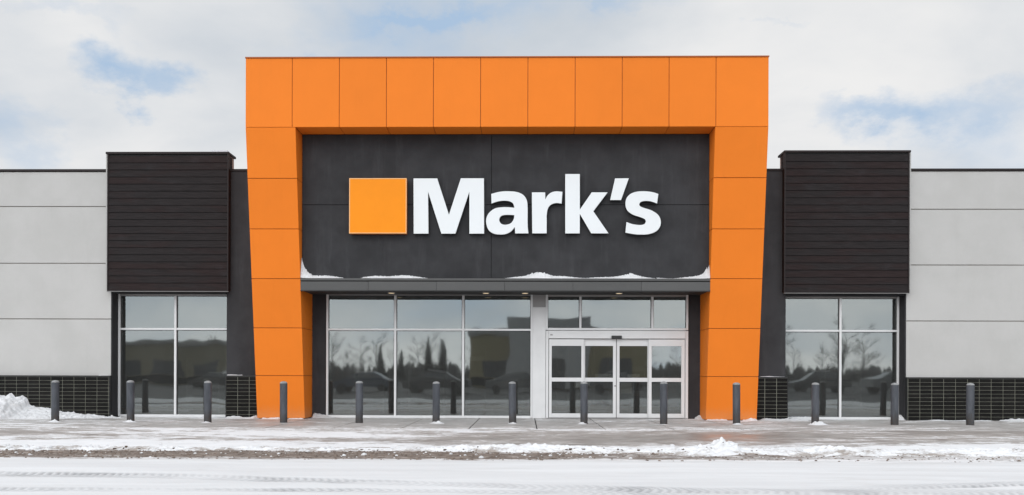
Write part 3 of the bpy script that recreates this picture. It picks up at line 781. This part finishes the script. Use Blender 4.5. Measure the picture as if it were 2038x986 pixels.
glyph('letter', [[(320, 832, C), (312, 770), (309, 690), (309, 520), (300, 430), (262, 366), (190, 327), (100, 315), (20, 315), (-60, 326), (-137, 348, C), (-134, 468, C), (-75, 445), (0, 432), (70, 435), (120, 455), (140, 490), (145, 517, C),
                  (70, 510), (0, 510), (-90, 525), (-160, 575), (-196, 640), (-198, 715), (-170, 790), (-110, 834), (-35, 846), (40, 840), (105, 808), (151, 755, C), (155, 832, C)],
                 [(145, 608, C), (138, 655), (105, 705), (45, 725), (-8, 717), (-35, 685), (-37, 650), (-12, 618), (45, 605)]], LF, LD)
glyph('letter', [[(361, 328, C), (524, 328, C), (526, 415, C), (552, 368), (595, 332), (655, 316), (736, 321, C), (726, 467, C), (660, 460), (600, 478), (560, 522), (544, 600), (543, 660, C), (543, 832, C), (365, 832, C)]], LF, LD)
glyph('letter', [[(770, 103, C), (949, 103, C), (949, 540, C), (1095, 328, C), (1290, 328, C), (1115, 560, C), (1302, 832, C), (1088, 832, C), (949, 592, C), (949, 832, C), (770, 832, C)]], LF, LD)
glyph('apostrophe', [[(1382, 157, C), (1550, 155, C), (1455, 423, C), (1320, 423, C)]], LF, LD)
glyph('letter', [[(1912, 347, C), (1897, 467, C), (1830, 442), (1760, 434), (1705, 443), (1680, 470), (1690, 498), (1740, 520), (1830, 550), (1905, 600), (1940, 665), (1936, 740), (1890, 803), (1800, 840), (1690, 847), (1600, 840), (1508, 822, C), (1522, 692, C), (1590, 716), (1670, 728), (1730, 722), (1757, 692), (1745, 658), (1690, 633), (1600, 602), (1530, 548), (1508, 470), (1525, 395), (1580, 342), (1660, 318), (1750, 315), (1840, 325)]], LF, LD)
eb = empty('emblem_square'); eb.parent = sg; eb.matrix_parent_inverse = Matrix.Translation(-Vector((0, SY, PZ(465, 1000, SY))))
ey = -1.33
x0, z1 = P(695, 355, ey); x1, z0 = P(809, 465, ey)
bx('square_box', x0+.006, x1-.006, ey+.012, SY-.03, z0+.006, z1-.006, M['sign_orange_side'], eb)
m_ = MB(); r_ = .022
for q in ((x0, x1, z0, z0+r_), (x0, x1, z1-r_, z1), (x0, x0+r_, z0+r_, z1-r_), (x1-r_, x1, z0+r_, z1-r_)): m_.box(q[0], q[1], ey, ey+.03, q[2], q[3])
part('square_rim', m_, M['sign_rim'], eb)
bx('square_face', x0+r_, x1-r_, ey+.004, ey+.011, z0+r_, z1-r_, M['sign_orange'], eb)

# ------------------------------------------------------------------ bollards
def bollard_mesh():
    r = .0875
    m_ = MB(); m_.tube([(0, 0, -.05), (0, 0, .25), (0, 0, .6), (0, 0, .93), (0, 0, .965)], [r, r, r, r, r], 28, cap=False)
    body = m_.mesh('bollard_pipe', M['bollard']); body.shade_smooth()
    m_ = MB(); m_.tube([(0, 0, .962), (0, 0, .966), (0, 0, .98), (0, 0, .995), (0, 0, 1.008), (0, 0, 1.016), (0, 0, 1.019)], [r*1.005, r*1.02, r*.97, r*.85, r*.62, r*.3, .002], 28)
    cap = m_.mesh('bollard_cap', M['cap']); cap.shade_smooth()
    return body, cap
bm_, cm_ = bollard_mesh()
BL = [(110, 841, 757, 'grey steel bollard beside the snow drift, leftmost of the row'),
      (260, 840.5, 757, 'grey steel bollard before the left pane of the left window'),
      (413.5, 843, 758, 'grey steel bollard before the right pane of the left window'),
      (564.5, 844, 759, 'grey steel bollard in front of the left orange column'),
      (715, 843.5, 758.5, 'grey steel bollard before the first pane of the large window'),
      (868, 843, 759.5, 'grey steel bollard before the middle pane of the large window'),
      (1020.5, 844, 759.5, 'slightly tilted grey bollard before the last pane of the large window'),
      (1162.5, 844, 759.5, 'grey steel bollard in front of the left sliding door leaf'),
      (1321, 845, 759.5, 'grey bollard with pale scratches in front of the rightmost door leaf'),
      (1466, 845.5, 761.5, 'grey steel bollard in front of the right orange column'),
      (1622.5, 846.5, 761.5, 'grey bollard with snow round its foot before the right window'),
      (1780.5, 846.5, 762, 'rusty footed grey bollard at the right edge of the right window'),
      (1931, 847, 762.5, 'grey steel bollard before the right tiled wall, rightmost of the row')]
BY = -2.42
bpos = []
for i, (u, vb, vt, lab) in enumerate(BL):
    x, _ = P(u, 800, BY); h = 1.0
    zt = PZ(vt, u, BY)
    r_ = empty('bollard', (x, BY, 0)); r_.rotation_euler = (random.uniform(-.006, .006), random.uniform(-.006, .006)+(-.012 if i == 6 else 0), random.uniform(0, 6.28))
    r_.scale = (1, 1, zt/1.019)
    tag(r_, lab, 'bollard', 'row of bollards along the shopfront')
    link('pipe', bm_, r_); link('cap', cm_, r_); bpos.append(x)
print('bollard heights', PZ(757, 110, BY), PZ(762, 1931, BY))

# ------------------------------------------------------------------ snow in the corners and on ledges
def mound(name, x0, x1, y0, y1, hf, m, label, res=.012, nx=None):
    nx = nx or max(12, int((x1-x0)/res)); ny = max(8, int((y1-y0)/res))
    o = grid(name, lin(x0, x1, min(nx, 700)), lin(y0, y1, min(ny, 90)), hf, m)
    return tag(o, label, 'snow', kind='stuff')
# big drift against the left tiled wall
def prof(u):
    pts = [(-700, .62), (0, .60), (14, .62), (40, .58), (48, .50), (60, .33), (90, .27), (130, .16), (180, .09), (215, .05), (238, .02), (250, -.03)]
    for (a, ha), (b, hb) in zip(pts, pts[1:]):
        if u <= b: return ha+(hb-ha)*sst(a, b, u)
    return -.03
def drift(x, y):
    u = 1045 + 75.9*x
    d = (YT-y)                                   # distance out from the wall
    h = prof(u + 10*nz(x*2, y*2)) 
    reach = .25+1.5*max(0, h)/.6 + .15*nz(x*1.3, 1)
    e = max(0, d)/max(.05, reach)
    if h <= 0: return -.03
    body = h*(max(0, 1-e))**1.15
    return body*(1+.16*fbm(x*4, y*4, 1)) + (.020*nz(x*16, y*16)+.016*max(0, nz(x*34, y*34, 3)))*(1 if body > .01 else 0) + .05*max(0, nz(x*9, y*9, 8))*sst(0, .05, body)*sst(.35, .1, h) - .018
mound('snow_drift', -20, PX(243, 832, YT), -2.2, YT+.005, drift, M['snow'], 'wind-blown white snow drift heaped against the left tiled wall', .02)
def strip(name, u0, u1, yb, depth, hmax, label, seed, m=None, tall=None, zb=0.0, y_out=True):
    xa_, xb_ = PX(u0, 832, yb), PX(u1, 832, yb)
    def hf(x, y):
        q = (x-xa_)/(xb_-xa_); d = (yb-y)/depth
        env = sst(0, .12, q)*sst(1, .88, q)
        h = hmax*(.35+.65*max(0, .5+1.1*nz(x*2.3, seed)+.5*nz(x*7, seed+4)))*env
        if tall: 
            for (uq, hh, ww) in tall: h += hh*math.exp(-((x-PX(uq, 832, yb))/ww)**2)
        w_ = (.45+.55*(.5+nz(x*3.1, seed+9)))*env
        e = d/max(.05, w_)
        return zb + h*max(0, 1-e)*(1+.3*nz(x*16, y*16, seed)) - .006*(e > 1) - .003
    return mound(name, xa_, xb_, yb-depth, yb, hf, m or M['snow'], label)
strip('snow_heap', 446, 515, YT, .35, .06, 'thin line of snow at the foot of the left tiled pier', 1, tall=((508, .05, .1),))
strip('snow_heap', 519, 560, -.76, .2, .045, 'small snow heap at the foot of the left orange column', 2)
strip('snow_heap', 572, 606, -.76, .14, .03, 'tiny snow heap at the inner foot of the left orange column', 12)
strip('snow_heap', 620, 668, -.012, .45, .05, 'snow heap in the corner between the left column and the large window', 3, tall=((626, .10, .06), (634, .06, .08), (646, .04, .12)))
strip('snow_heap', 660, 900, -.07, .12, .018, 'thin line of snow along the sill of the large window', 4)
strip('snow_heap', 1382, 1400, -.012, .5, .05, 'snow heap in the corner beside the right charcoal jamb', 5, tall=((1393, .06, .10), (1397, .04, .04)))
strip('snow_heap', 1404, 1450, -.76, .2, .045, 'small snow heap at the foot of the right orange column', 6)
strip('snow_heap', 1476, 1508, -.76, .25, .06, 'lumpy snow heap at the outer foot of the right orange column', 7)
strip('snow_heap', 1508, 1610, -.48, .5, .05, 'ragged snow in front of the right tiled pier', 8)
strip('snow_heap', 1567, 1615, -.07, .3, .10, 'crusty snow piled under the left pane of the right window', 9)
strip('snow_heap', 1640, 1760, -.07, .1, .02, 'thin snow along the sill of the right window', 14)
strip('snow_heap', 1784, 1812, -.20, .35, .10, 'snow heap in the corner at the right edge of the right window', 10, tall=((1793, .07, .07), (1800, .05, .04), (1787, .05, .03)))
strip('snow_heap', 1985, 2090, YT, .7, .10, 'low snow drift against the far end of the right tiled wall', 11)
strip('snow_heap', 1815, 1985, YT, .2, .025, 'thin line of snow along the right tiled wall', 15)
strip('snow_heap', 240, 445, -.07, .12, .018, 'thin line of snow along the sill of the left window', 17)
# ledge snow
strip('ledge_snow', 450, 484, YW-.004, .10, .045, 'cap of snow on the ledge of the left tiled pier', 20, zb=PZ(747.5, 480, YT))
strip('ledge_snow', 1508, 1566, YW-.004, .10, .022, 'thin cap of snow on the ledge of the right tiled pier', 21, zb=PZ(750.5, 1540, YT))
strip('ledge_snow', 195, 217, YW-.004, .10, .02, 'scrap of snow on the ledge at the end of the left tiled wall', 22, zb=Z_B)
# snow on the canopy: heights read along its length (metres)
cp = [(598, .46), (601, .40), (606, .22), (614, .12), (622, .065), (634, .055), (650, .06), (662, .045), (680, .015), (690, -.02), (714, -.01), (725, .03), (745, .055), (775, .045), (800, .07), (815, .06), (835, .03), (860, -.01), (880, -.02),
      (985, -.02), (1002, .0), (1022, .03), (1045, .055), (1058, .11), (1072, .14), (1084, .12), (1100, .06), (1125, .05), (1150, .02), (1165, .01), (1190, .03), (1215, .035), (1232, .055), (1245, .085), (1256, .12), (1266, .08), (1280, .04), (1300, .01), (1310, .02), (1330, .005), (1340, .005), (1355, .02), (1380, .05), (1395, .08), (1402, .14), (1408, .24), (1412, .27)]
cw = [(PX(u, 545, SY-.04), h) for u, h in cp]
def cprof(x):
    if x <= cw[0][0]: return cw[0][1]
    for (a, ha), (b, hb) in zip(cw, cw[1:]):
        if x <= b: return ha+(hb-ha)*(x-a)/(b-a)
    return cw[-1][1]
for (ua, ub, lab) in ((598.5, 690, 'snow swept up in the left corner of the canopy top'), (710, 870, 'flat streak of snow on the canopy top below the orange square'),
                      (995, 1306, 'long peaked drift of snow on the canopy top below the lettering'), (1306, 1412.5, 'snow swept up in the right corner of the canopy top')):
    xa_, xb_ = max(XLI+.003, PX(ua, 545, SY-.02)), min(XRI-.003, PX(ub, 545, SY-.02))
    def hf(x, y, xa_=xa_, xb_=xb_):
        d = (SY-.003-y)/.125
        h = cprof(x); env = 1 if h > .18 else sst(xa_-.001, xa_+.05, x)*sst(xb_+.001, xb_-.05, x) if not (ua < 600 or ub > 1410) else 1
        if h <= 0: return Z_C1-.012
        h = (h+.012)*1.15*env*(1+.22*nz(x*26, 2)+.15*nz(x*60, 5))
        return Z_C1-.008 + h*max(0, 1-d)**.8 + .004*nz(x*50, y*50)
    n_ = int((xb_-xa_)/.009)
    o = grid('canopy_snow', lin(xa_, xb_, n_), lin(SY-.126, SY-.003, 14), hf, M['snow'])
    tag(o, lab, 'snow', kind='stuff')
# snow round bollard feet
for i, (lab, rr, hh, off) in {0: ('snow ring at the foot of the leftmost bollard', .12, .05, .02), 1: ('snow at the foot of the bollard before the left window', .14, .05, .03), 5: ('small snow clump at the foot of the bollard before the middle pane', .13, .06, .03),
                       6: ('little snow clump at the foot of the tilted bollard', .08, .05, 0), 7: ('snow clump left of the foot of the bollard by the door', .09, .045, -.06), 9: ('snow at the foot of the bollard before the right column', .10, .04, 0), 10: ('thick snow clumps round the foot of the bollard before the right window', .16, .09, .03), 2: ('trace of snow at the foot of the bollard before the left window edge', .08, .03, 0)}.items():
    x = bpos[i]
    o = grid('foot_snow', lin(x-.32, x+.32, 46), lin(BY-.30, BY+.05, 30), lambda a, b: max(-.01, hh*(math.exp(-((a-x-off)/rr)**2)*math.exp(-((b-BY+.10)/.08)**2))*(1+.7*nz(a*14, b*14, i)+.4*nz(a*33, b*30, i)) - .008), M['snow'])
    tag(o, lab, 'snow', kind='stuff')

# ------------------------------------------------------------------ what stands across the car park (seen in the glass)
M['beige'] = simple('beige_store_wall', (.46, .40, .24), .8, .1, .3)
M['tan'] = simple('tan_warehouse_wall', (.42, .38, .28), .8, .1, .3)
M['bark'] = simple('haze_paled_bark', (.20, .195, .19), .9, .3, 5)  # grey twigs, paled further to put winter haze into the colour
M['needles'] = simple('spruce_needles', (.13, .14, .135), .9, .4, 2)
M['tyre'] = simple('tyre_rubber', (.10, .10, .10), .8, .1)
M['carglass'] = simple('car_glass', (.15, .155, .16), .3, .1)
def far_store(x0, x1, y0, y1, h, m, label, entry=None):
    b = empty('far_store', ((x0+x1)/2, y1, 0)); tag(b, label, 'store building')
    L = (x1-x0)/2; Dp = y1-y0
    bx('wall', -L, L, -Dp, 0, -.15, h-.2, m, b); bx('roof_band', -L-.15, L+.15, -Dp-.15, .15, h-.2, h+.25, M['stucco'], b)
    bx('tinted_base', -L+.2, L-.2, .01, .06, 0, .9, M['charcoal'], b)
    n = max(3, int(2*L/5))
    for k in range(n):
        c = -L+(k+.5)*2*L/n
        w1 = bx('window', c-1.5, c+1.5, .02, .07, 1.0, 2.6, M['carglass'], b)
    if entry is not None:
        bx('entrance_block', entry-4, entry+4, .1, 2.2, 0, h+1.4, M['pillar'], b); bx('entrance_door', entry-1.6, entry+1.6, 2.21, 2.26, 0, 2.6, M['carglass'], b)
    return b
far_store(-47.5, -34, -92, -74, 4.6, M['tan'], 'long tan warehouse store across the car park, mirrored in the left window')
far_store(-5.5, 12, -78, -62, 5.3, M['beige'], 'beige store with a pale entrance block, mirrored beside the doors', -1.0)
def tree_mesh(seed, H_):
    rnd = random.Random(seed); tr = MB(); cr = MB()
    tr.tube([(0, 0, -.2), (0.05, 0, H_*.3), (.1, .05, H_*.62), (.1, .0, H_*.9)], [H_*.02, H_*.015, H_*.009, H_*.003], 6)
    def branch(p, d, l, r, dep):
        q = p + d*l; mid = p+d*l*.5+Vector((rnd.uniform(-1, 1), rnd.uniform(-1, 1), rnd.uniform(0, 1)))*l*.08
        cr.tube([p, mid, q], [r, r*.7, r*.35], 3, cap=False)
        if dep == 0: return
        for _ in range(4 if dep > 1 else 5):
            nd = (d + Vector((rnd.uniform(-1, 1), rnd.uniform(-1, 1), rnd.uniform(-.2, .9)))*.75).normalized()
            branch(p+(q-p)*rnd.uniform(.35, 1), nd, l*rnd.uniform(.45, .7), r*.5, dep-1)
    for k in range(13):
        f = rnd.uniform(.22, .9); a = rnd.uniform(0, 6.28)
        branch(Vector((.07, .02, H_*f)), Vector((math.cos(a), math.sin(a), rnd.uniform(.4, 1.1))).normalized(), H_*.26*(1.15-f*.6), H_*.006, 2)
    return tr.mesh('trunk', M['bark']), cr.mesh('crown', M['bark'])
def spruce_mesh(seed, H_):
    rnd = random.Random(seed); tr = MB(); cr = MB()
    tr.tube([(0, 0, -.2), (0, 0, H_*.5), (0, 0, H_*.97)], [H_*.02, H_*.012, .02], 6)
    for k in range(900):
        f = rnd.random()**.8; z = H_*(.08+.92*f); rr = H_*.17*(1-f)*rnd.uniform(.5, 1.15)+.08; a = rnd.uniform(0, 6.28)
        c, s_ = math.cos(a), math.sin(a); b = len(cr.v); ww = .14+.2*(1-f)
        cr.v += [(c*rr*.1, s_*rr*.1, z+.1), (c*rr-s_*ww, s_*rr+c*ww, z-.25*rr), (c*rr*1.15, s_*rr*1.15, z-.32*rr), (c*rr+s_*ww, s_*rr-c*ww, z-.25*rr)]
        cr.f.append((b, b+1, b+2, b+3)); cr.mi.append(0)
    return tr.mesh('trunk', M['bark']), cr.mesh('crown', M['needles'])
tms = [tree_mesh(s, h) for s, h in ((1, 7.5), (2, 8.5), (3, 6.5))]; sms = [spruce_mesh(5, 8), spruce_mesh(6, 6.4)]
rt = random.Random(3)
def plant(ms, x, y, sc, name, lab, grp):
    r_ = empty(name, (x, y, -.15)); r_.scale = (sc,)*3; r_.rotation_euler = (0, 0, rt.uniform(0, 6.28))
    tag(r_, lab, 'tree', grp); link('trunk', ms[0], r_); link('crown', ms[1], r_)
for k in range(46):
    x = -62+k*2.9+rt.uniform(-1, 1)
    if -16 < x*1.0 < 40 and rt.random() < .15: continue
    plant(tms[k % 3], x, -118+rt.uniform(-8, 6), rt.uniform(.7, 1.05), 'bare_tree', 'leafless dark tree in the wood beyond the car park, mirrored in the windows', 'leafless trees beyond the car park')
for (x, y, sc, w_) in ((-10.6, -88, .95, 'tallest pointed spruce mirrored in the middle pane of the large window'), (-12.8, -92, .8, 'second tallest spruce, mirrored close to the left of the tallest one'), (-17.5, -98, .75, 'slim spruce mirrored in the first pane of the large window'), (18, -70, .7, 'spruce mirrored in the glass of the rightmost door leaf'), (-21, -101, .7, 'small spruce mirrored at the left edge of the large window'), (23, -95, .8, 'lone spruce beyond the car park towards the right window')):
    plant(sms[rt.randrange(2)], x, y, sc, 'spruce_tree', w_, 'spruces beyond the car park')
for (x, y, sc, w_) in ((33, -66, .95, 'largest leafless tree at the car park edge, mirrored beside the right window mullion'), (36.5, -70, .85, 'leafless tree at the car park edge, mirrored in the outer right window pane'), (29, -75, .8, 'smaller leafless tree at the car park edge, mirrored in the inner right window pane')):
    plant(tms[rt.randrange(3)], x, y, sc, 'bare_tree', w_, 'leafless trees at the car park edge')
# distant wood
mb = MB()
for k in range(3600):
    x = rt.uniform(-190, 190); y = -150+rt.uniform(-25, 20); h = (1.3+2.4*rt.random()**2)*(1+.45*nz(x*.04, 2)); ww = rt.uniform(.15, .8)
    b = len(mb.v); dx_ = rt.uniform(-.6, .6)
    mb.v += [(x-ww, y, -.2), (x+ww, y+.5, -.2), (x+ww*.7+dx_, y+.4, h*.7), (x+dx_, y, h), (x-ww*.8+dx_, y-.3, h*.65)]
    mb.f.append((b, b+1, b+2, b+3, b+4)); mb.mi.append(0)
o = part('distant_wood', mb, M['bark']); tag(o, 'far-off dark wood closing the horizon behind the car park', 'wood', kind='stuff')
# parked cars
def car_parts(paint):
    prof_ = [(-2.2, .35), (-2.25, .75), (-1.3, .92), (-.55, 1.40), (.75, 1.45), (1.65, 1.02), (2.2, .95), (2.25, .4)]
    out = MB(); n = len(prof_)
    def wd(z): return .88 if z < 1.0 else .88-(z-1.0)*.55
    for s_ in (-1, 1): out.v += [(x, s_*wd(z), z) for x, z in prof_]
    for i in range(n):
        j = (i+1) % n; out.f.append((i, j, n+j, n+i)); out.mi.append(0)
    out.f.append(tuple(range(n))[::-1]); out.f.append(tuple(range(n, 2*n))); out.mi += [0, 0]
    body = out.mesh('body', paint)
    gl = MB()
    for s_ in (-1, 1):
        p = [(-1.05, 1.0), (-.5, 1.33), (.7, 1.37), (1.4, 1.05)]
        b = len(gl.v); gl.v += [(x, s_*(wd(z)+.012), z) for x, z in p]; gl.f.append((b, b+1, b+2, b+3)); gl.mi.append(0)
    glm = gl.mesh('side_window', M['carglass'])
    wh = MB().tube([(0, -.1, 0), (0, .1, 0)], [.33, .33], 16).mesh('wheel', M['tyre'])
    sn = MB().box(-.5, .7, -.6, .6, 1.47, 1.53).mesh('roof_snow', M['snow'])
    return body, glm, wh, sn
paints = [simple('silver_car_paint', (.24, .245, .25), .3, .02), simple('blue_car_paint', (.13, .15, .19), .3, .02), simple('black_car_paint', (.13, .13, .132), .3, .02)]
names = ['silver', 'blue', 'black']; cps = [car_parts(p) for p in paints]
where = ['opposite the left window', 'opposite the left column', 'opposite the large window', 'opposite the middle of the large window', 'opposite the pillar', 'opposite the doors', 'opposite the right pier', 'opposite the right window', 'opposite the right wall']
for k, (x, y, c, rz) in enumerate(((-24, -44, 2, 0), (-17, -40, 0, 0), (-11.5, -38, 1, .1), (-5.8, -34, 2, .05), (-.5, -36, 0, 3.1), (7, -41, 0, 3.2), (15, -43, 1, 0), (21.5, -40, 2, .05), (28, -42, 0, 3.1))):
    r_ = empty('parked_car', (x, y, -.16)); r_.rotation_euler = (0, 0, rz)
    tag(r_, names[c]+' saloon car parked across the lane '+where[k], 'car', 'cars parked across the lane')
    b_, g_, w_, s_ = cps[c]
    link('body', b_, r_); link('side_window', g_, r_); link('roof_snow', s_, r_)
    for sx in (-1.4, 1.4):
        for sy in (-.82, .82): link('wheel', w_, r_, (sx, sy, .33))
